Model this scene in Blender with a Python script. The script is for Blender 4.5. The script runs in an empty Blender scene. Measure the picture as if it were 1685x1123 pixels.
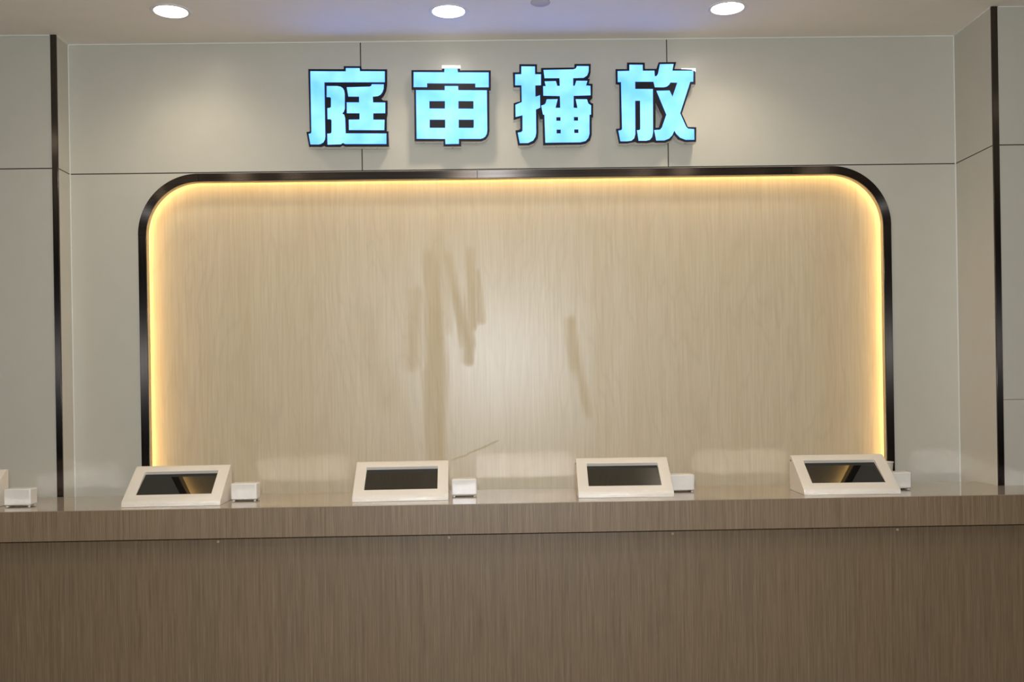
import bpy, bmesh, math
from mathutils import Vector, Matrix
from mathutils.geometry import tessellate_polygon

C = bpy.context.scene.collection
SC = bpy.context.scene
PI = math.pi
T = 1.05                      # height of the countertop above the floor
# ------------------------------------------------------------------ camera
cam = bpy.data.cameras.new('camera')
co = bpy.data.objects.new('camera', cam)
C.objects.link(co)
cam.sensor_width = 36.0
cam.lens = 1632.72 / 1685 * 36
cam.shift_y = 0.0469
cam.clip_start = 0.02
co.matrix_world = (Matrix.Translation((0, 0, T + 0.36)) @ Matrix.Rotation(-0.01532, 4, 'Z')
                   @ Matrix.Rotation(PI / 2, 4, 'X') @ Matrix.Rotation(-0.01553, 4, 'Z'))
SC.camera = co
# ------------------------------------------------------------------ exposure and world
SC.view_settings.view_transform = 'Standard'
SC.view_settings.look = 'None'
SC.view_settings.gamma = 1
SC.view_settings.use_curve_mapping = False
SC.view_settings.exposure = -0.42
SC.cycles.blur_glossy = 0.0
SC.cycles.sample_clamp_indirect = 0.0
w = bpy.data.worlds.new('world')
SC.world = w
w.use_nodes = True
w.node_tree.nodes['Background'].inputs[0].default_value = (0.9, 0.85, 0.78, 1)
w.node_tree.nodes['Background'].inputs[1].default_value = 0.15
# ------------------------------------------------------------------ planes of the room (metres)
YF, YB = 3.124, 3.557         # counter front and back edges
YL, YR, YW = 3.583, 3.402, 3.683   # left pier, right pier, back wall
XL, XR = -1.561, 1.728        # inner corners of the piers
ZC = T + 1.656                # ceiling
ZS = T + 1.1774               # horizontal panel joint


def light(name, kind, loc, energy, color, size=0.1, rot=(0, 0, 0), **kw):
    l = bpy.data.lights.new(name, kind)
    l.energy = energy
    l.color = color
    if kind == 'AREA':
        l.shape = kw.get('shape', 'DISK')
        l.size = size
        if 'size_y' in kw:
            l.size_y = kw['size_y']
        if 'spread' in kw:
            l.spread = kw['spread']
    o = bpy.data.objects.new(name, l)
    o.location = loc
    o.rotation_euler = rot
    C.objects.link(o)
    return o


# the flash on the camera
light('camera_flash', 'AREA', (0, -0.02, T + 0.36 + 0.245), 78, (0.84, 0.92, 1.0), 0.26,
      (math.radians(90), 0, 0), shape='RECTANGLE', size_y=0.16)
# the rows of downlights further back in the room
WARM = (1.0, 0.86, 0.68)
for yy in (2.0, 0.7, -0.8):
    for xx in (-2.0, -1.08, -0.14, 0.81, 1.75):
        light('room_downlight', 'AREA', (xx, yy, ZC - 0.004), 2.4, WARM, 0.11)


# ------------------------------------------------------------------ material helpers
def lin(r, g, b):
    f = lambda c: (c / 255 / 12.92) if c / 255 <= 0.04045 else ((c / 255 + 0.055) / 1.055) ** 2.4
    return (f(r), f(g), f(b), 1.0)


class NT:
    def __init__(s, name):
        s.m = bpy.data.materials.new(name)
        s.m.use_nodes = True
        s.t = s.m.node_tree
        s.b = s.t.nodes['Principled BSDF']

    def n(s, typ, **kw):
        nd = s.t.nodes.new(typ)
        for k, v in kw.items():
            if k.startswith('i_'):
                key = k[2:]
                key = int(key) if key.isdigit() else key.replace('_', ' ')
                s.put(nd.inputs[key], v)
            else:
                setattr(nd, k, v)
        return nd

    def put(s, inp, v):
        if isinstance(v, bpy.types.NodeSocket):
            s.t.links.new(v, inp)
        else:
            inp.default_value = v

    def math(s, op, a, b=0.0, c=None, clamp=False):
        nd = s.t.nodes.new('ShaderNodeMath')
        nd.operation = op
        nd.use_clamp = clamp
        s.put(nd.inputs[0], a)
        s.put(nd.inputs[1], b)
        if c is not None:
            s.put(nd.inputs[2], c)
        return nd.outputs[0]

    def set(s, **kw):
        for k, v in kw.items():
            s.put(s.b.inputs[k.replace('_', ' ')], v)
        return s

    def coords(s):
        return s.n('ShaderNodeTexCoord').outputs['Object']

    def noise(s, vec, scale, detail=3, rough=0.5, dist=0.0, map_scale=None):
        if map_scale:
            mp = s.n('ShaderNodeMapping')
            s.put(mp.inputs[0], vec)
            mp.inputs['Scale'].default_value = map_scale
            vec = mp.outputs[0]
        nd = s.n('ShaderNodeTexNoise')
        s.put(nd.inputs['Vector'], vec)
        nd.inputs['Scale'].default_value = scale
        nd.inputs['Detail'].default_value = detail
        nd.inputs['Roughness'].default_value = rough
        nd.inputs['Distortion'].default_value = dist
        return nd.outputs[0]

    def ramp(s, fac, stops):
        nd = s.n('ShaderNodeValToRGB')
        s.put(nd.inputs[0], fac)
        e = nd.color_ramp.elements
        while len(e) < len(stops):
            e.new(0.5)
        for el, (p, c) in zip(e, stops):
            el.position = p
            el.color = c if len(c) == 4 else (*c, 1)
        return nd.outputs[0]

    def mix(s, fac, a, b, blend='MIX'):
        nd = s.n('ShaderNodeMix', data_type='RGBA', blend_type=blend)
        s.put(nd.inputs[0], fac)
        s.put(nd.inputs[6], a)
        s.put(nd.inputs[7], b)
        return nd.outputs[2]

    def bump(s, h, strength=0.1, dist=0.01):
        nd = s.n('ShaderNodeBump')
        nd.inputs['Strength'].default_value = strength
        nd.inputs['Distance'].default_value = dist
        s.put(nd.inputs['Height'], h)
        s.put(s.b.inputs['Normal'], nd.outputs[0])


def plain(name, col, rough=0.5, metal=0.0, **kw):
    """base colour with a faint procedural mottling"""
    t = NT(name)
    v = t.coords()
    n = t.noise(v, 14, 4)
    a = tuple(c * 0.97 for c in col[:3]) + (1,)
    b = tuple(min(1, c * 1.03) for c in col[:3]) + (1,)
    t.set(Base_Color=t.mix(n, a, b), Roughness=rough, Metallic=metal)
    t.set(**kw)
    return t.m


def emit(name, col, strength):
    t = NT(name)
    t.set(Base_Color=(*col[:3], 1), Emission_Color=(*col[:3], 1), Emission_Strength=strength, Roughness=0.4)
    return t.m


def metal(name, tangent, corner=None):
    t = NT(name)
    v = t.coords()
    fine = (900, 900, 3) if tangent == (0, 0, 1) else (3, 900, 900)
    n = t.noise(v, 1.0, 2, map_scale=fine)
    t.set(Base_Color=t.ramp(n, [(0.3, lin(72, 66, 62)), (0.7, lin(94, 87, 82))]),
          Metallic=1.0, Roughness=0.25, Anisotropic=1.0, Anisotropic_Rotation=0.25)
    if corner:
        sub = t.n('ShaderNodeVectorMath', operation='SUBTRACT')
        t.put(sub.inputs[0], v)
        sub.inputs[1].default_value = corner
        cr = t.n('ShaderNodeVectorMath', operation='CROSS_PRODUCT')
        t.put(cr.inputs[0], sub.outputs[0])
        cr.inputs[1].default_value = (0, 1, 0)
        t.put(t.b.inputs['Tangent'], cr.outputs[0])
    else:
        c = t.n('ShaderNodeCombineXYZ')
        for i in range(3):
            c.inputs[i].default_value = tangent[i]
        t.put(t.b.inputs['Tangent'], c.outputs[0])
    return t.m


M = {}
M['lacquer'] = plain('cream lacquered panel', lin(198, 193, 178), 0.38, Specular_IOR_Level=0.4,
                     Coat_Weight=0.11, Coat_Roughness=0.2)
M['paint'] = plain('ceiling paint', lin(236, 228, 216), 0.8)
M['sealant'] = plain('white sealant', lin(226, 224, 214), 0.5)
M['joint'] = plain('dark joint', lin(52, 42, 32), 0.7)
M['cavity'] = plain('cavity board', lin(222, 205, 170), 0.7)
M['reveal'] = plain('cream reveal edge', lin(205, 180, 135), 0.5)
M['floor'] = plain('pale floor tile', lin(176, 166, 150), 0.25)
M['room'] = plain('room wall paint', lin(84, 78, 70), 0.8)
M['white_steel'] = plain('white powder coated steel', lin(232, 222, 206), 0.38)
M['white_plastic'] = plain('white plastic', lin(228, 222, 212), 0.3)
M['rubber'] = plain('pale foot', lin(215, 210, 202), 0.5)
M['dark'] = plain('dark slot and shade', lin(30, 27, 25), 0.6)
M['paper'] = plain('paper cup card', lin(222, 212, 196), 0.7)
M['glass'] = plain('black screen glass', lin(14, 13, 12), 0.015, Specular_IOR_Level=0.6)
M['bezel'] = plain('black screen bezel', lin(8, 8, 8), 0.35)
M['letter_black'] = plain('black letter rim', lin(24, 22, 26), 0.5, Specular_IOR_Level=0.25)
M['letter_side'] = plain('silver letter side', lin(228, 228, 230), 0.3)
M['screw'] = plain('small screw', lin(60, 50, 50), 0.4)
M['cap'] = plain('beige screw cap', lin(176, 156, 122), 0.35)
M['plate'] = plain('grey cover plate', lin(190, 180, 168), 0.5)
M['ring'] = plain('downlight ring', lin(225, 222, 216), 0.3)
M['lamp'] = emit('lamp diffuser', (1.0, 0.9, 0.76), 20)
M['strip'] = emit('warm light strip', (1.0, 0.75, 0.34), 27)
M['white_patch'] = emit('white glowing patch', (1.0, 0.97, 0.92), 2.2)


def cyan():
    t = NT('glowing blue acrylic')
    v = t.coords()
    n = t.noise(v, 9, 2)
    col = t.ramp(n, [(0.34, (0.052, 0.185, 0.95)), (0.64, (0.115, 0.285, 1.0))])
    t.set(Base_Color=(0.08, 0.2, 0.22, 1), Emission_Color=col, Emission_Strength=4.6, Roughness=0.6, Specular_IOR_Level=0.1)
    return t.m


M['cyan'] = cyan()


def veneer(name, dark, mid, light_, sheen=0.35):
    """taupe wood veneer with a fine vertical grain"""
    t = NT(name)
    v = t.coords()
    fine = t.noise(v, 1.0, 4, 0.6, map_scale=(620, 620, 7))
    med = t.noise(v, 1.0, 3, 0.6, 0.4, map_scale=(150, 150, 2.2))
    big = t.noise(v, 1.0, 2, 0.5, map_scale=(7, 7, 1.5))
    fleck = t.noise(v, 1.0, 1, 0.5, map_scale=(260, 260, 14))
    f = t.math('ADD', t.math('MULTIPLY', fine, 0.66), t.math('MULTIPLY', med, 0.34))
    col = t.ramp(f, [(0.34, dark), (0.5, mid), (0.66, light_)])
    col = t.mix(t.math('MULTIPLY', t.math('SUBTRACT', big, 0.35, clamp=True), 0.9, clamp=True), col,
                t.mix(0.5, col, (mid[0] * 1.15, mid[1] * 1.0, mid[2] * 0.82, 1)))
    dk = t.math('MULTIPLY', t.math('SUBTRACT', fleck, 0.70, clamp=True), 7.0, clamp=True)
    col = t.mix(t.math('MULTIPLY', dk, 0.5), col, dark)
    lt = t.math('MULTIPLY', t.math('SUBTRACT', 0.29, fleck, clamp=True), 7.0, clamp=True)
    col = t.mix(t.math('MULTIPLY', lt, 0.7), col, tuple(min(1, c * 1.35) for c in light_[:3]) + (1,))
    t.set(Base_Color=col, Roughness=sheen)
    t.bump(fine, 0.08, 0.002)
    return t.m


M['veneer'] = veneer('taupe veneer', lin(104, 84, 64), lin(130, 110, 87), lin(150, 130, 105), 0.42)
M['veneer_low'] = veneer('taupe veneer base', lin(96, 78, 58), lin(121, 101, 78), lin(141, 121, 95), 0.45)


def ash():
    """pale ash laminate: vertical grain, wiped streaks in a hazy lacquer"""
    t = NT('pale ash laminate')
    v = t.coords()
    sep = t.n('ShaderNodeSeparateXYZ')
    t.put(sep.inputs[0], v)
    X, Z = sep.outputs[0], sep.outputs[2]
    fine = t.noise(v, 1.0, 4, 0.6, map_scale=(190, 190, 5))
    warp = t.noise(v, 1.0, 3, 0.55, map_scale=(4.5, 4.5, 0.9))
    # cathedral rings: sawtooth of the warped x position
    ph = t.math('ADD', t.math('MULTIPLY', X, 10.0), t.math('MULTIPLY', warp, 9.0))
    ring = t.math('SINE', t.math('MULTIPLY', ph, 9.0))
    ring = t.math('POWER', t.math('MULTIPLY', t.math('ADD', ring, 1.0), 0.5), 5.0)
    board = t.noise(v, 1.0, 1, 0.5, map_scale=(6.5, 6.5, 0.12))
    col = t.ramp(fine, [(0.3, lin(203, 184, 152)), (0.7, lin(215, 199, 169))])
    col = t.mix(t.math('MULTIPLY', ring, 0.14), col, lin(176, 160, 126))
    col = t.mix(t.math('MULTIPLY', t.math('SUBTRACT', board, 0.42, clamp=True), 1.9, clamp=True), col,
                t.mix(0.5, col, lin(198, 176, 136)))
    # wiped streaks: capsules in the x-z plane
    wob = t.noise(v, 1.0, 2, 0.5, map_scale=(40, 40, 3))
    Xw = t.math('ADD', X, t.math('MULTIPLY', t.math('SUBTRACT', wob, 0.5), 0.045))

    def capsule(ax, az, bx, bz, r, soft, amt):
        dx, dz = bx - ax, bz - az
        L2 = dx * dx + dz * dz
        px = t.math('SUBTRACT', Xw, ax)
        pz = t.math('SUBTRACT', Z, T + az)
        h = t.math('DIVIDE', t.math('ADD', t.math('MULTIPLY', px, dx), t.math('MULTIPLY', pz, dz)), L2, clamp=True)
        qx = t.math('SUBTRACT', px, t.math('MULTIPLY', h, dx))
        qz = t.math('SUBTRACT', pz, t.math('MULTIPLY', h, dz))
        d = t.math('SQRT', t.math('ADD', t.math('MULTIPLY', qx, qx), t.math('MULTIPLY', qz, qz)))
        return t.math('MULTIPLY', t.math('DIVIDE', t.math('SUBTRACT', r + soft, d), soft, clamp=True), amt)
    streaks = [(-0.235, 0.86, -0.225, 0.10, 0.014, 0.036, 0.7),
               (-0.22, 1.0, -0.215, 0.60, 0.004, 0.05, 0.45),
               (-0.245, 0.42, -0.235, 0.12, 0.022, 0.022, 0.6),
               (-0.175, 0.86, -0.105, 0.53, 0.006, 0.028, 0.6),
               (-0.095, 0.88, -0.085, 0.60, 0.004, 0.022, 0.6),
               (-0.06, 0.80, -0.055, 0.62, 0.003, 0.018, 0.45),
               (-0.105, 0.60, -0.105, 0.47, 0.003, 0.024, 0.6),
               (-0.30, 0.72, -0.315, 0.46, 0.008, 0.035, 0.45),
               (0.282, 0.61, 0.300, 0.44, 0.006, 0.024, 0.55),
               (0.298, 0.47, 0.350, 0.26, 0.003, 0.026, 0.55),
               (0.40, 0.95, 0.40, 0.08, 0.02, 0.03, 0.25),
               (-0.17, 0.095, 0.0, 0.165, 0.0008, 0.004, 0.8),
               (-0.50, 0.60, -0.42, 0.32, 0.01, 0.08, 0.35)]
    m = None
    for s_ in streaks:
        c = capsule(*s_)
        m = c if m is None else t.math('MAXIMUM', m, c)
    wisp = t.noise(v, 1.0, 3, 0.6, map_scale=(60, 60, 5))
    m = t.math('MULTIPLY', m, t.math('ADD', 0.45, t.math('MULTIPLY', wisp, 1.0), clamp=True))
    # lacquer haze is strongest between two soft limits left and right
    rough = t.math('ADD', 0.34, t.math('MULTIPLY', m, 0.35))
    spec = t.math('SUBTRACT', 0.5, t.math('MULTIPLY', m, 0.42))
    col = t.mix(t.math('MULTIPLY', m, 0.22), col, lin(190, 166, 120))
    t.set(Base_Color=col, Roughness=rough, Specular_IOR_Level=spec, Coat_Weight=0.0)
    t.bump(fine, 0.05, 0.001)
    return t.m


M['ash'] = ash()


def counter_top_mat():
    t = NT('polished beige countertop')
    v = t.coords()
    n = t.noise(v, 60, 3)
    rip = t.noise(v, 1.0, 2, 0.5, map_scale=(0.9, 62, 1))
    t.set(Base_Color=t.mix(n, lin(150, 132, 110), lin(166, 148, 124)), Roughness=0.03, IOR=1.9)
    t.bump(rip, 0.05, 0.0022)
    return t.m


M['counter'] = counter_top_mat()


# ------------------------------------------------------------------ mesh helpers
def bbox(bm, x0, x1, y0, y1, z0, z1):
    vs = [bm.verts.new(p) for p in ((x0, y0, z0), (x1, y0, z0), (x1, y1, z0), (x0, y1, z0),
                                    (x0, y0, z1), (x1, y0, z1), (x1, y1, z1), (x0, y1, z1))]
    for f in ((0, 3, 2, 1), (4, 5, 6, 7), (0, 1, 5, 4), (1, 2, 6, 5), (2, 3, 7, 6), (3, 0, 4, 7)):
        bm.faces.new([vs[i] for i in f])
    return vs


def prism(bm, loops, y0, y1, caps=True, back=True):
    """extrude x-z polygons (first outer, others holes) from y0 to y1"""
    for lp in loops:
        n = len(lp)
        a = [bm.verts.new((x, y0, z)) for x, z in lp]
        b = [bm.verts.new((x, y1, z)) for x, z in lp]
        for i in range(n):
            j = (i + 1) % n
            bm.faces.new((a[i], a[j], b[j], b[i]))
    if caps:
        flat = [p for lp in loops for p in lp]
        tris = tessellate_polygon([[Vector((x, z, 0)) for x, z in lp] for lp in loops])
        for y in ((y0, y1) if back else (y0,)):
            vs = [bm.verts.new((x, y, z)) for x, z in flat]
            for tr in tris:
                try:
                    bm.faces.new([vs[i] for i in tr])
                except ValueError:
                    pass


def lathe(bm, prof, seg=32, cx=0, cy=0):
    rings = []
    for r, z in prof:
        rings.append([bm.verts.new((cx + r * math.cos(2 * PI * k / seg), cy + r * math.sin(2 * PI * k / seg), z))
                      for k in range(seg)])
    for a, b in zip(rings, rings[1:]):
        for k in range(seg):
            bm.faces.new((a[k], a[(k + 1) % seg], b[(k + 1) % seg], b[k]))
    for r in (rings[0], rings[-1]):
        bm.faces.new(r)


def obj(name, bm, mat, parent=None, bevel=0, seg=2, smooth=False):
    bmesh.ops.remove_doubles(bm, verts=bm.verts, dist=1e-6)
    bmesh.ops.recalc_face_normals(bm, faces=bm.faces)
    me = bpy.data.meshes.new(name)
    bm.to_mesh(me)
    bm.free()
    me.materials.append(mat)
    o = bpy.data.objects.new(name, me)
    C.objects.link(o)
    if parent:
        o.parent = parent
    if bevel:
        m = o.modifiers.new('bevel', 'BEVEL')
        m.width = bevel
        m.segments = seg
        m.limit_method = 'ANGLE'
        m.angle_limit = math.radians(25)
    if smooth or bevel:
        for p in me.polygons:
            p.use_smooth = True
        if smooth != 'all':
            try:
                me.set_sharp_from_angle(angle=math.radians(35))
            except Exception:
                pass
    return o


def boxobj(name, mat, dims, parent=None, bevel=0, seg=2):
    bm = bmesh.new()
    bbox(bm, *dims)
    return obj(name, bm, mat, parent, bevel, seg)


def tag(o, label, cat, group=None):
    o['label'] = label
    o['category'] = cat
    if group:
        o['group'] = group
    return o


def struct(o):
    o['kind'] = 'structure'
    return o


def thing(name, loc, label, cat, group=None, rotz=0):
    o = bpy.data.objects.new(name, None)
    o.empty_display_size = 0.05
    o.location = loc
    o.rotation_euler = (0, 0, rotz)
    C.objects.link(o)
    return tag(o, label, cat, group)


def copy_tree(o, parent=None):
    c = o.copy()
    C.objects.link(c)
    c.parent = parent
    for ch in list(o.children):
        copy_tree(ch, c)
    return c


def arch(x0, x1, ztop, r, zbot, n=20):
    """open path up the left side, over two round corners and down the right side"""
    p = [(x0, zbot)]
    for k in range(n + 1):
        a = PI - (PI / 2) * k / n
        p.append((x0 + r + r * math.cos(a), ztop - r + r * math.sin(a)))
    for k in range(n + 1):
        a = PI / 2 - (PI / 2) * k / n
        p.append((x1 - r + r * math.cos(a), ztop - r + r * math.sin(a)))
    p.append((x1, zbot))
    return p


# ------------------------------------------------------------------ room shell
RX0, RX1, RY0 = -3.4, 3.4, -2.6
struct(boxobj('floor', M['floor'], (RX0, RX1, RY0, 4.0, -0.1, 0)))
DLP = ((-1.082, 3.372), (-0.145, 3.395), (0.811, 3.391))     # the three downlights
bm = bmesh.new()
holes = [[(x + 0.0565 * math.cos(2 * PI * k / 48), y + 0.0565 * math.sin(2 * PI * k / 48)) for k in range(48)]
         for x, y in DLP]
prism(bm, [[(RX0, RY0), (RX1, RY0), (RX1, 4.0), (RX0, 4.0)]] + holes, 0, -0.02)
for v_ in bm.verts:
    v_.co = Vector((v_.co.x, v_.co.z, ZC - v_.co.y))
bbox(bm, RX0, RX1, RY0, 4.0, ZC + 0.02, ZC + 0.1)
struct(obj('ceiling', bm, M['paint']))
struct(boxobj('wall_front', M['room'], (RX0, RX1, RY0 - 0.1, RY0, 0, ZC)))
struct(boxobj('wall_west', M['room'], (RX0 - 0.1, RX0, RY0, 4.0, 0, ZC)))
struct(boxobj('wall_east', M['room'], (RX1, RX1 + 0.1, RY0, 4.0, 0, ZC)))

G = 0.002                     # half width of a joint
# opening in the back wall and its frame
OX0, OX1, OT, OR = -1.313 + 0.029, 1.480 - 0.029, T + 1.173 - 0.029, 0.195
bm = bmesh.new()
ap = arch(OX0, OX1, OT, OR, 0)
prism(bm, [[(XL, 0), (XL, ZS - G), (XR, ZS - G), (XR, 0)] + ap[::-1]], YW, YW + 0.02)
XS = (-0.4855, 0.6515)
for a, b in ((XL, XS[0] - G), (XS[0] + G, XS[1] - G), (XS[1] + G, XR)):
    bbox(bm, a, b, YW, YW + 0.02, ZS + G, ZC)
wb = struct(obj('wall_back', bm, M['lacquer']))
bm = bmesh.new()
bbox(bm, XL, XR, YW + 0.003, YW + 0.018, ZS - G, ZS + G)
for x in XS:
    bbox(bm, x - G, x + G, YW + 0.003, YW + 0.018, ZS + G, ZC)
obj('panel_joint', bm, M['joint'], wb)
bm = bmesh.new()
prism(bm, [arch(OX0 - 0.0, OX1 + 0.0, OT, OR, 0) + arch(OX0 + 0.0015, OX1 - 0.0015, OT - 0.0015, OR - 0.0015, 0)[::-1]],
      YW - 0.001, YW + 0.021)
obj('reveal_edge', bm, M['reveal'], wb)
# the wood panel set back inside the opening, and the closed edge of its cavity
pn = struct(boxobj('wall_niche', M['ash'], (OX0 - 0.07, OX1 + 0.07, YW + 0.045, YW + 0.065, 0, OT + 0.07)))
bm = bmesh.new()
prism(bm, [arch(OX0 - 0.06, OX1 + 0.06, OT + 0.06, OR + 0.05, 0) +
           arch(OX0 - 0.05, OX1 + 0.05, OT + 0.05, OR + 0.05, 0)[::-1]], YW + 0.0201, YW + 0.045)
obj('cavity_edge', bm, M['cavity'], pn)
bm = bmesh.new()
prism(bm, [arch(OX0 - 0.042, OX1 + 0.042, OT + 0.042, OR + 0.042, 0.3) +
           arch(OX0 - 0.038, OX1 + 0.038, OT + 0.038, OR + 0.038, 0.3)[::-1]], YW + 0.022, YW + 0.032)
st = obj('light_strip', bm, M['strip'])
tag(st, 'warm yellow light strip hidden along the inner edge of the rounded frame', 'light strip')

# the dark metal frame of the opening, built of rails and bent corners
fx0, fx1, ft, fr, fw = -1.313, 1.480, T + 1.173, 0.224, 0.029
fy0, fy1 = YW - 0.006, YW
fr_o = thing('niche_frame', (0, 0, 0), 'dark brushed metal frame with rounded upper corners around the glowing wood niche', 'frame')
VM = metal('brushed dark metal upright', (0, 0, 1))
HM = metal('brushed dark metal rail', (1, 0, 0))
for s, xa in ((0, fx0), (1, fx1 - fw)):
    boxobj('side_rail', VM, (xa, xa + fw, fy0, fy1, 0.0, ft - fr), fr_o, 0.0008, 1)
cuts = [fx0 + fr, -0.06, 1.11, fx1 - fr]
for a, b in zip(cuts, cuts[1:]):
    boxobj('top_rail', HM, (a + 0.0004, b - 0.0004, fy0, fy1, ft - fw, ft), fr_o, 0.0008, 1)
for s in (0, 1):
    cx = fx0 + fr if s == 0 else fx1 - fr
    cz = ft - fr
    pts_o, pts_i = [], []
    for k in range(25):
        a = PI - PI / 2 * k / 24 if s == 0 else PI / 2 - PI / 2 * k / 24
        pts_o.append((cx + fr * math.cos(a), cz + fr * math.sin(a)))
        pts_i.append((cx + (fr - fw) * math.cos(a), cz + (fr - fw) * math.sin(a)))
    bm = bmesh.new()
    prism(bm, [pts_o + pts_i[::-1]], fy0, fy1)
    obj('corner', bm, metal('brushed dark metal bend', (1, 0, 0), (cx, 0, cz)), fr_o)

# piers left and right
bm = bmesh.new()
for z0, z1 in ((0, ZS - G), (ZS + G, ZC)):
    bbox(bm, RX0, -1.581, YL, YW + 0.06, z0, z1)
    bbox(bm, -1.581, XL, YL + 0.004, YW + 0.06, z0, z1)
wl = struct(obj('wall_left', bm, M['lacquer']))
boxobj('panel_joint', M['joint'], (RX0, XL - 0.004, YL + 0.003, YW + 0.05, ZS - G, ZS + G), wl)
bm = bmesh.new()
for z0, z1 in ((0, ZS - G), (ZS + G, ZC)):
    bbox(bm, XR, 1.7485, YR + 0.004, YW + 0.06, z0, z1)
bbox(bm, 1.7485, RX1, YR, YW + 0.06, 0, T + 0.296)
bbox(bm, 1.7485, RX1, YR, YW + 0.06, T + 0.2975, ZS - G)
bbox(bm, 1.7485, RX1, YR, YW + 0.06, ZS + G, ZC)
wr = struct(obj('wall_right', bm, M['lacquer']))
boxobj('panel_joint', M['joint'], (XR + 0.004, RX1, YR + 0.008, YW + 0.05, ZS - G, ZS + G), wr)
# metal strips on the pier corners
struct(boxobj('trim_1', VM, (-1.581, XL + 0.0015, YL - 0.004, YL + 0.0035, 0, ZC), None, 0.0008, 1))
struct(boxobj('trim_2', VM, (XR - 0.0015, 1.748, YR - 0.004, YR + 0.0035, 0, ZC), None, 0.0008, 1))
# sealant beads along the ceiling and in the corners
bm = bmesh.new()
b_ = 0.004
bbox(bm, XL, XR, YW - b_, YW, ZC - b_, ZC)
bbox(bm, RX0, -1.583, YL - b_, YL, ZC - b_, ZC)
bbox(bm, 1.75, RX1, YR - b_, YR, ZC - b_, ZC)
bbox(bm, XL, XL + 0.003, YL + 0.004, YW - b_, ZC - b_, ZC)
bbox(bm, XR - 0.003, XR, YR + 0.004, YW - b_, ZC - b_, ZC)
struct(obj('trim_3', bm, M['sealant']))
bm = bmesh.new()
bbox(bm, XL, XL + 0.003, YW - 0.003, YW, 0, ZC - b_)
bbox(bm, XR - 0.004, XR, YW - 0.003, YW, 0, ZC - b_)
struct(obj('trim_4', bm, M['sealant']))

# ------------------------------------------------------------------ counter
ct = thing('countertop', (0, 0, T - 0.094), 'long polished beige countertop with a thick taupe wood front edge', 'countertop')
bm = bmesh.new()
tp = [(RX0 + 0.01, YF), (RX1 - 0.01, YF), (RX1 - 0.01, YR - 0.0045), (XR - 0.002, YR - 0.0045), (XR - 0.002, YB), (RX0 + 0.01, YB)]
lo = [bm.verts.new((x, y, 0.074)) for x, y in tp]
hi = [bm.verts.new((x, y, 0.094)) for x, y in tp]
bm.faces.new(lo[::-1])
bm.faces.new(hi)
for i in range(6):
    bm.faces.new((lo[i], lo[(i + 1) % 6], hi[(i + 1) % 6], hi[i]))
obj('top_surface', bm, M['counter'], ct)
bm = bmesh.new()
for a, b in ((RX0 + 0.01, 0.2895), (0.2905, RX1 - 0.01)):
    bbox(bm, a, b, YF, YF + 0.018, 0.0, 0.0739)
bbox(bm, RX0 + 0.01, 0.2895, YF - 0.0012, YF - 0.00001, 0.0, 0.0925)
bbox(bm, 0.2905, RX1 - 0.01, YF - 0.0012, YF - 0.00001, 0.0, 0.0925)
obj('front_edge', bm, M['veneer'], ct)
boxobj('edge_joint', M['cap'], (0.2895, 0.2905, YF - 0.001, YF + 0.01, 0.0, 0.0925), ct)
# back support
cb = thing('counter_base', (0, YF + 0.045, 0), 'taupe wood veneer front of the counter under the overhanging top', 'counter')
boxobj('front_panel', M['veneer_low'], (RX0 + 0.01, RX1 - 0.01, 0.0, 0.02, 0.0, T - 0.1), cb)
boxobj('shade_strip', M['dark'], (RX0 + 0.01, RX1 - 0.01, 0.006, 0.02, T - 0.1, T - 0.094), cb)  # dark strip that colours in the shade line under the overhanging top
boxobj('back_frame', M['veneer_low'], (RX0 + 0.01, XR - 0.01, 0.255, 0.275, 0.0, T - 0.0945), cb)
for x in (-0.881, -0.157, 0.548, 1.262):
    bm = bmesh.new()
    lathe(bm, [(0.0045, 0.0), (0.0045, 0.0012), (0.003, 0.0022)], 16)
    bmesh.ops.rotate(bm, verts=bm.verts, matrix=Matrix.Rotation(PI / 2, 3, 'X'))
    bmesh.ops.translate(bm, verts=bm.verts, vec=(x * (YF + 0.045) / YF, 0, T - 0.111))
    obj('screw_cap', bm, M['cap'], cb)


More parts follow.
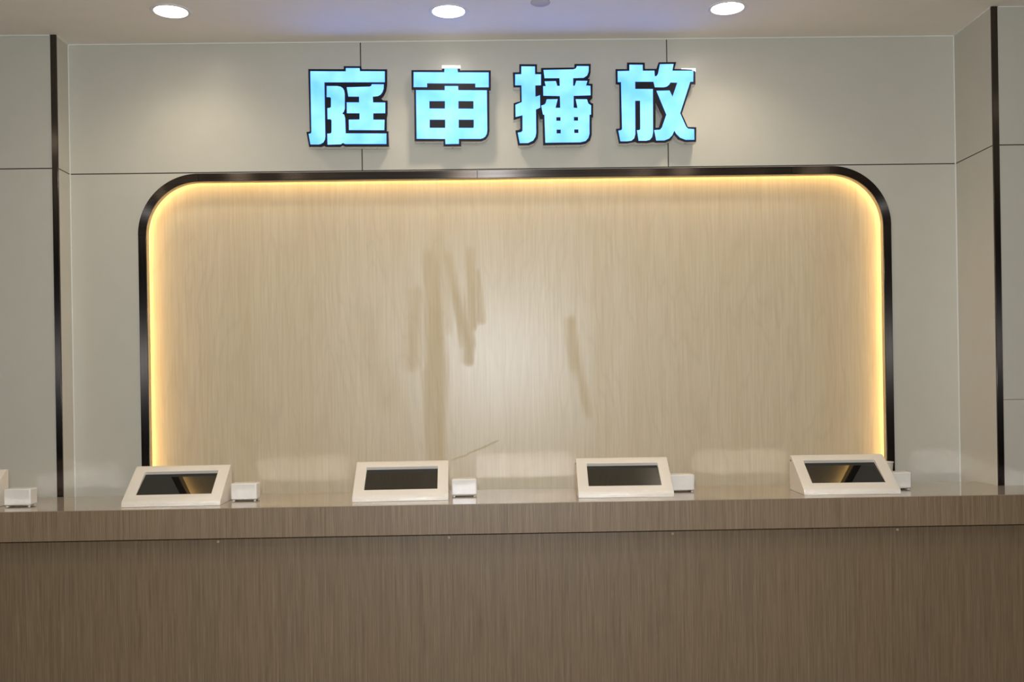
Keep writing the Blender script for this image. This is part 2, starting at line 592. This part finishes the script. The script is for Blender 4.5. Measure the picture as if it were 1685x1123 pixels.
# ------------------------------------------------------------------ tablet kiosks
def make_kiosk():
    W, D, H = 0.156, 0.18, 0.118       # half width, depth, height
    root = thing('tablet_kiosk', (0, 0, 0), '', 'tablet stand', 'white tablet stands on the counter')
    prof = [(0, 0), (0, 0.011), (0.005, 0.019), (0.160, 0.1165), (0.165, H), (D, H), (D, 0)]
    bm = bmesh.new()
    L = [bm.verts.new((-W, y, z)) for y, z in prof]
    R = [bm.verts.new((W, y, z)) for y, z in prof]
    n = len(prof)
    bm.faces.new(L)
    bm.faces.new(R[::-1])
    for i in range(n):
        if i != 2:
            j = (i + 1) % n
            bm.faces.new((L[i], L[j], R[j], R[i]))
    c, d = Vector((0, *prof[2])), Vector((0, *prof[3]))
    ax = (d - c)
    ln = ax.length
    ax.normalize()
    nrm = Vector((0, -ax.z, ax.y))
    P = lambda x, t, dp=0: c + ax * t - nrm * dp + Vector((x, 0, 0))
    hx, t0, t1 = W - 0.036, 0.032, ln - 0.026
    hole = [bm.verts.new(P(x, t)) for x, t in ((-hx, t0), (hx, t0), (hx, t1), (-hx, t1))]
    deep = [bm.verts.new(P(x, t, dp)) for x, t, dp in ((-hx, t0, 0.004), (hx, t0, 0.004), (hx, t1, 0.0125), (-hx, t1, 0.0125))]
    o4 = [L[2], R[2], R[3], L[3]]
    for i in range(4):
        j = (i + 1) % 4
        bm.faces.new((o4[i], o4[j], hole[j], hole[i]))
        bm.faces.new((hole[i], hole[j], deep[j], deep[i]))
    bm.faces.new(deep)
    obj('housing', bm, M['white_steel'], root, 0.0014, 2)
    bm = bmesh.new()
    a = [bm.verts.new(P(x, t, dp)) for x, t, dp in ((-hx, t0, 0.0032), (hx, t0, 0.0032), (hx, t1, 0.0117), (-hx, t1, 0.0117))]
    b = [bm.verts.new(P(x, t, dp)) for x, t, dp in ((-hx, t0, 0.0038), (hx, t0, 0.0038), (hx, t1, 0.0123), (-hx, t1, 0.0123))]
    bm.faces.new(a)
    bm.faces.new(b[::-1])
    for i in range(4):
        j = (i + 1) % 4
        bm.faces.new((a[i], a[j], b[j], b[i]))
    s = obj('screen', bm, M['glass'], root)
    s['label'] = 'black glass tablet screen'
    bm = bmesh.new()
    lathe(bm, [(0.0032, 0), (0.0032, 0.0012), (0.0026, 0.0015)], 16)
    bmesh.ops.rotate(bm, verts=bm.verts, matrix=Matrix.Rotation(-PI / 2, 3, 'Y'))
    bmesh.ops.translate(bm, verts=bm.verts, vec=(-W, 0.162, 0.101))
    obj('lock', bm, M['dark'], root)
    return root


KL = ['white tablet stand cut off by the left edge of the photo',
      'white tablet stand in front of the left upright of the dark frame',
      'white tablet stand left of the bright glare patch, below the second sign character',
      'white tablet stand right of the bright glare patch, below the third sign character',
      'white tablet stand in front of the right upright of the dark frame']
kio = make_kiosk()
for i, (x, y, rz) in enumerate(((-1.783, 3.155, 0.05), (-1.051, 3.199, 0.05), (-0.3195, 3.234, 0.035),
                                (0.417, 3.232, -0.035), (1.150, 3.206, -0.035))):
    o = kio if i == 0 else copy_tree(kio)
    o.location = (x, y, T)
    o.rotation_euler = (0, 0, rz)
    o['label'] = KL[i]


def make_box():
    root = thing('plastic_box', (0, 0, 0), '', 'box', 'small white boxes beside the tablet stands')
    bm = bmesh.new()
    bbox(bm, -0.043, 0.043, 0, 0.054, 0.004, 0.059)
    obj('body', bm, M['white_plastic'], root, 0.005, 4)
    for sx in (-0.035, 0.035):
        for sy in (0.008, 0.046):
            bm = bmesh.new()
            lathe(bm, [(0.004, 0), (0.004, 0.0045)], 12, sx, sy)
            obj('foot', bm, M['rubber'], root)
    bm = bmesh.new()
    bbox(bm, -0.038, 0.038, 0.004, 0.05, 0.003, 0.0042)
    obj('underside', bm, M['dark'], root)
    return root


BL = ['small white box at the left end of the counter, left of the left pier strip',
      'small white box right of the tablet stand by the left upright',
      'small white box left of the bright glare patch, with the glare beside it',
      'small white box half hidden behind the tablet stand right of the glare',
      'small white box at the right, mostly hidden behind the rightmost tablet stand']
pb = make_box()
for i, (x, y, rz) in enumerate(((-1.572, 3.265, 0.03), (-0.850, 3.325, 0.0), (-0.115, 3.345, 0.03),
                                (0.628, 3.378, 0.02), (1.351, 3.325, 0.0))):
    o = pb if i == 0 else copy_tree(pb)
    o.location = (x, y, T)
    o.rotation_euler = (0, 0, rz)
    o['label'] = BL[i]

# paper cup behind the right stand
cup = thing('paper_cup', (1.352, 3.46, T), 'pale paper cup behind the rightmost tablet stand', 'cup')
bm = bmesh.new()
lathe(bm, [(0.024, 0), (0.026, 0.002), (0.032, 0.082), (0.031, 0.082), (0.0245, 0.006), (0.001, 0.005)], 40)
obj('cup_wall', bm, M['paper'], cup, smooth=True)
bm = bmesh.new()
pr = []
for k in range(9):
    a = 2 * PI * k / 8
    pr.append((0.0325 + 0.0018 * math.cos(a), 0.083 + 0.0018 * math.sin(a)))
lathe_r = pr
rings = []
for r, z in lathe_r[:-1]:
    rings.append([bm.verts.new((r * math.cos(2 * PI * k / 40), r * math.sin(2 * PI * k / 40), z)) for k in range(40)])
for i in range(8):
    a, b = rings[i], rings[(i + 1) % 8]
    for k in range(40):
        bm.faces.new((a[k], a[(k + 1) % 40], b[(k + 1) % 40], b[k]))
obj('rim', bm, M['paper'], cup, smooth=True)

# ------------------------------------------------------------------ ceiling fittings
def make_downlight():
    root = thing('downlight', (0, 0, 0), '', 'ceiling light', 'round recessed ceiling downlights')
    bm = bmesh.new()
    seg = 48
    prof = [(0.068, 0.0), (0.066, -0.003), (0.058, -0.0035), (0.0555, -0.002), (0.0550, 0.0185)]
    rings = [[bm.verts.new((r * math.cos(2 * PI * k / seg), r * math.sin(2 * PI * k / seg), z)) for k in range(seg)]
             for r, z in prof]
    for a, b in zip(rings, rings[1:]):
        for k in range(seg):
            bm.faces.new((a[k], a[(k + 1) % seg], b[(k + 1) % seg], b[k]))
    obj('trim_ring', bm, M['ring'], root, smooth=True)
    bm = bmesh.new()
    lathe(bm, [(0.0548, 0.0185), (0.0548, 0.0165)], 48)
    obj('diffuser', bm, M['lamp'], root)
    return root


dl = make_downlight()
DL = ['round lit ceiling downlight above the left end of the dark frame',
      'round lit ceiling downlight above the second sign character',
      'round lit ceiling downlight to the right above the last sign character']
for i, (x, y) in enumerate(DLP):
    o = dl if i == 0 else copy_tree(dl)
    o.location = (x, y, ZC)
    o['label'] = DL[i]
    sl = light('downlight_beam', 'SPOT', (x, y, ZC - 0.006), 11, WARM)
    sl.data.spot_size = math.radians(140)
    sl.data.spot_blend = 1.0
    sl.data.shadow_soft_size = 0.045
bm = bmesh.new()
lathe(bm, [(0.033, 0), (0.033, -0.003), (0.029, -0.0055)], 32)
sp = obj('ceiling_cover_plate', bm, M['plate'], smooth=True)
sp.location = (0.166, 3.322, ZC)
tag(sp, 'small dull round cover plate on the ceiling at the top edge of the photo', 'cover plate')

# ------------------------------------------------------------------ the four sign characters
# outlines in drawing units (x right, y down)
A_faces = [
 [[(138,183),(523,183),(523,147),(672,147),(675,180),(945,180),(945,298),(290,302),(300,890),(296,925),(280,955),(250,973),(225,978),(140,978),(120,864),(143,860),(150,848)]],
 [[(316,343),(430,343),(465,349),(490,365),(505,392),(511,430),(511,590),(500,622),(483,640),(505,655),(515,690),(521,857),(963,857),(963,970),(515,972),(490,960),(470,975),(325,980),(322,861),(355,859),(368,848),(368,715),(357,703),(325,703),(323,584),(352,580),(362,570),(362,475),(352,463),(316,463)]],
 [[(533,355),(780,348),(798,340),(805,322),(935,322),(932,370),(920,405),(900,433),(870,450),(815,456),(818,520),(950,520),(950,635),(820,637),(820,707),(943,707),(940,820),(557,820),(555,708),(672,706),(672,637),(535,637),(533,520),(667,520),(667,456),(550,456)]]]
A_out = [[(115,158),(500,158),(500,125),(690,125),(697,157),(970,157),(970,330),(960,395),(935,445),(905,478),(930,497),(975,497),(975,640),(967,690),(967,832),(985,832),(990,998),(520,1000),(487,988),(460,1003),(305,1003),(290,992),(260,1003),(125,1003),(95,842),(126,840),(133,830)]]
B_faces = [
 [[(137,193),(470,193),(473,147),(612,147),(617,193),(952,192),(952,353),(807,354),(807,313),(283,313),(283,355),(137,355)]],
 [[(163,388),(475,388),(475,342),(620,342),(622,387),(932,387),(937,820),(932,860),(915,890),(890,908),(860,915),(628,916),(628,970),(483,973),(480,917),(170,917)],
  [(308,506),(477,506),(477,588),(308,588)],[(623,505),(787,505),(787,588),(623,588)],[(311,708),(480,708),(480,798),(311,798)],[(626,707),(790,707),(790,790),(783,797),(626,797)]]]
B_out = [[(113,170),(445,168),(445,150),(645,150),(645,170),(975,168),(975,385),(957,387),(960,830),(950,880),(920,920),(870,940),(652,942),(652,995),(462,997),(460,940),(148,942),(143,385),(115,380)]]
C_faces = [
 [[(217,130),(365,130),(365,215),(430,215),(430,333),(368,335),(370,460),(420,443),(422,577),(375,598),(378,850),(370,895),(345,935),(290,962),(200,964),(178,850),(215,845),(230,830),(230,660),(155,680),(153,548),(222,518),(218,335),(150,335),(150,217),(217,215)]],
 [[(458,168),(780,160),(805,152),(815,140),(820,124),(950,124),(948,185),(932,225),(895,250),(780,255),(780,340),(797,338),(815,284),(935,284),(920,335),(968,338),(970,440),(785,447),(785,578),(828,580),(808,484),(930,484),(945,530),(975,552),(975,650),(958,652),(958,860),(945,905),(915,938),(860,952),(478,958),(468,657),(452,650),(433,556),(465,545),(480,530),(492,487),(612,484),(588,580),(640,578),(636,450),(456,447),(454,345),(483,343),(470,292),(592,288),(608,340),(635,340),(632,255),(470,257)],
  [(597,680),(643,680),(643,720),(597,720)],[(788,677),(834,677),(834,718),(788,718)],[(600,815),(646,815),(646,857),(600,857)],[(792,812),(838,812),(838,852),(792,852)]]]
C_out = [[(195,105),(387,105),(387,190),(432,190),(432,145),(795,138),(795,100),(972,98),(970,190),(958,235),(940,262),(962,262),(950,313),(992,315),(990,470),(962,500),(975,522),(998,530),(998,680),(982,680),(982,870),(965,930),(920,965),(870,975),(455,985),(450,700),(425,700),(400,635),(402,850),(395,910),(360,960),(300,985),(182,988),(152,825),(190,820),(207,805),(205,690),(133,712),(133,530),(203,510),(203,355),(130,355),(125,195),(195,193)]]
D_faces = [
 [[(140,215),(268,212),(268,145),(412,145),(413,210),(540,208),(543,270),(565,265),(580,240),(600,138),(748,135),(735,208),(965,205),(963,325),(930,327),(820,670),(885,815),(905,837),(973,842),(975,957),(880,958),(820,935),(775,890),(757,858),(735,910),(700,945),(650,965),(560,967),(538,855),(600,850),(622,825),(670,685),(562,427),(705,423),(737,490),(790,337),(715,335),(700,360),(675,380),(640,388),(545,388),(530,328),(330,328),(330,408),(523,408),(525,880),(515,930),(490,960),(450,970),(368,970),(350,857),(375,855),(386,845),(384,535),(330,535),(332,900),(320,945),(290,970),(240,977),(170,977),(148,862),(175,858),(188,845),(177,333),(142,333)]]]
D_out = [[(118,192),(243,192),(243,120),(435,120),(437,188),(562,188),(587,115),(778,112),(758,187),(940,192),(985,212),(988,350),(945,352),(840,672),(905,818),(997,820),(995,978),(870,980),(800,955),(757,905),(715,965),(660,988),(555,990),(530,982),(460,994),(355,994),(330,982),(245,998),(155,1000),(122,842),(160,838),(165,820),(158,362),(120,355)],
         [(553,550),(628,700),(590,825),(553,828)]]
YSF = YW - 0.050               # front of the letters
US = 170 / 1123 * YSF / 1632.72
CR, SR = math.cos(0.01553), math.sin(0.01553)


def letter(name_label, faces, out, X0, Z0, S, white_patch=None, screws=()):
    root = thing('sign_letter', (X0, YSF, Z0), name_label, 'sign letter', 'glowing blue sign characters above the niche')
    def cv(lp):
        r = []
        for x, y in lp:
            dx, dy = x - 561.5, y - 561.5
            r.append((S * (dx * CR - dy * SR), -S * (dx * SR + dy * CR)))
        return r
    bm = bmesh.new()
    prism(bm, [cv(l) for l in out], 0.001, 0.036)
    sw = obj('side_wall', bm, M['letter_side'], root)
    bm = bmesh.new()
    prism(bm, [cv(l) for l in out], -0.0005, 0.0045)
    obj('rim', bm, M['letter_black'], root)
    for fc in faces:
        bm = bmesh.new()
        prism(bm, [cv(l) for l in fc], -0.0016, 0.0)
        obj('glowing_face', bm, M['cyan'], root)
    if white_patch:  # small white emissive piece along the top edge of the rim
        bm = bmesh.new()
        prism(bm, [cv(white_patch)], -0.0004, 0.02)
        obj('rim_patch', bm, M['white_patch'], root)
    for (x, y) in screws:
        p = cv([(x, y)])[0]
        bm = bmesh.new()
        lathe(bm, [(0.0013, 0), (0.0013, -0.001), (0.0009, -0.0014)], 10)
        bmesh.ops.translate(bm, verts=bm.verts, vec=(p[0], 0.022, p[1]))
        obj('screw', bm, M['screw'], root)
    # two studs hold the letter off the wall
    for (x, y) in ((300, 240), (800, 240)):
        p = cv([(x, y)])[0]
        bm = bmesh.new()
        bbox(bm, p[0] - 0.003, p[0] + 0.003, 0.036, 0.0495, p[1] - 0.003, p[1] + 0.003)
        obj('stud', bm, M['letter_side'], root)
    return root


def place(x, y):               # centre of a drawing, on the letter plane
    dx, dy = x - 842.5, y - 640.457
    u = dx * CR - dy * SR
    v = dx * SR + dy * CR
    c, s = math.cos(0.01532), math.sin(0.01532)
    rx, ry = u * c + 1632.72 * s, -u * s + 1632.72 * c
    t = YSF / ry
    return rx * t, T + 0.36 - v * t, US * 1632.72 / ry


LT = [('first glowing blue sign character, leftmost, reading 庭', A_faces, A_out, (575, 175), None, ((440, 1000), (855, 999))),
      ('second glowing blue sign character reading 审 with a white glowing patch at its top', B_faces, B_out, (745, 175),
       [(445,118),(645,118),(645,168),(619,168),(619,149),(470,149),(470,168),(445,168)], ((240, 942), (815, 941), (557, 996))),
      ('third glowing blue sign character reading 播 with four tiny square holes', C_faces, C_out, (910, 175), None, ((605, 982), (865, 976))),
      ('fourth glowing blue sign character, rightmost, reading 放', D_faces, D_out, (1080, 170),
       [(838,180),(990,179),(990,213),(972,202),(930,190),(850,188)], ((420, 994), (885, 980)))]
for lab, fc, out, (px, py), white_patch, scr in LT:
    x, z, s = place(px, py)
    letter(lab, fc, out, x, z, s, white_patch, scr)
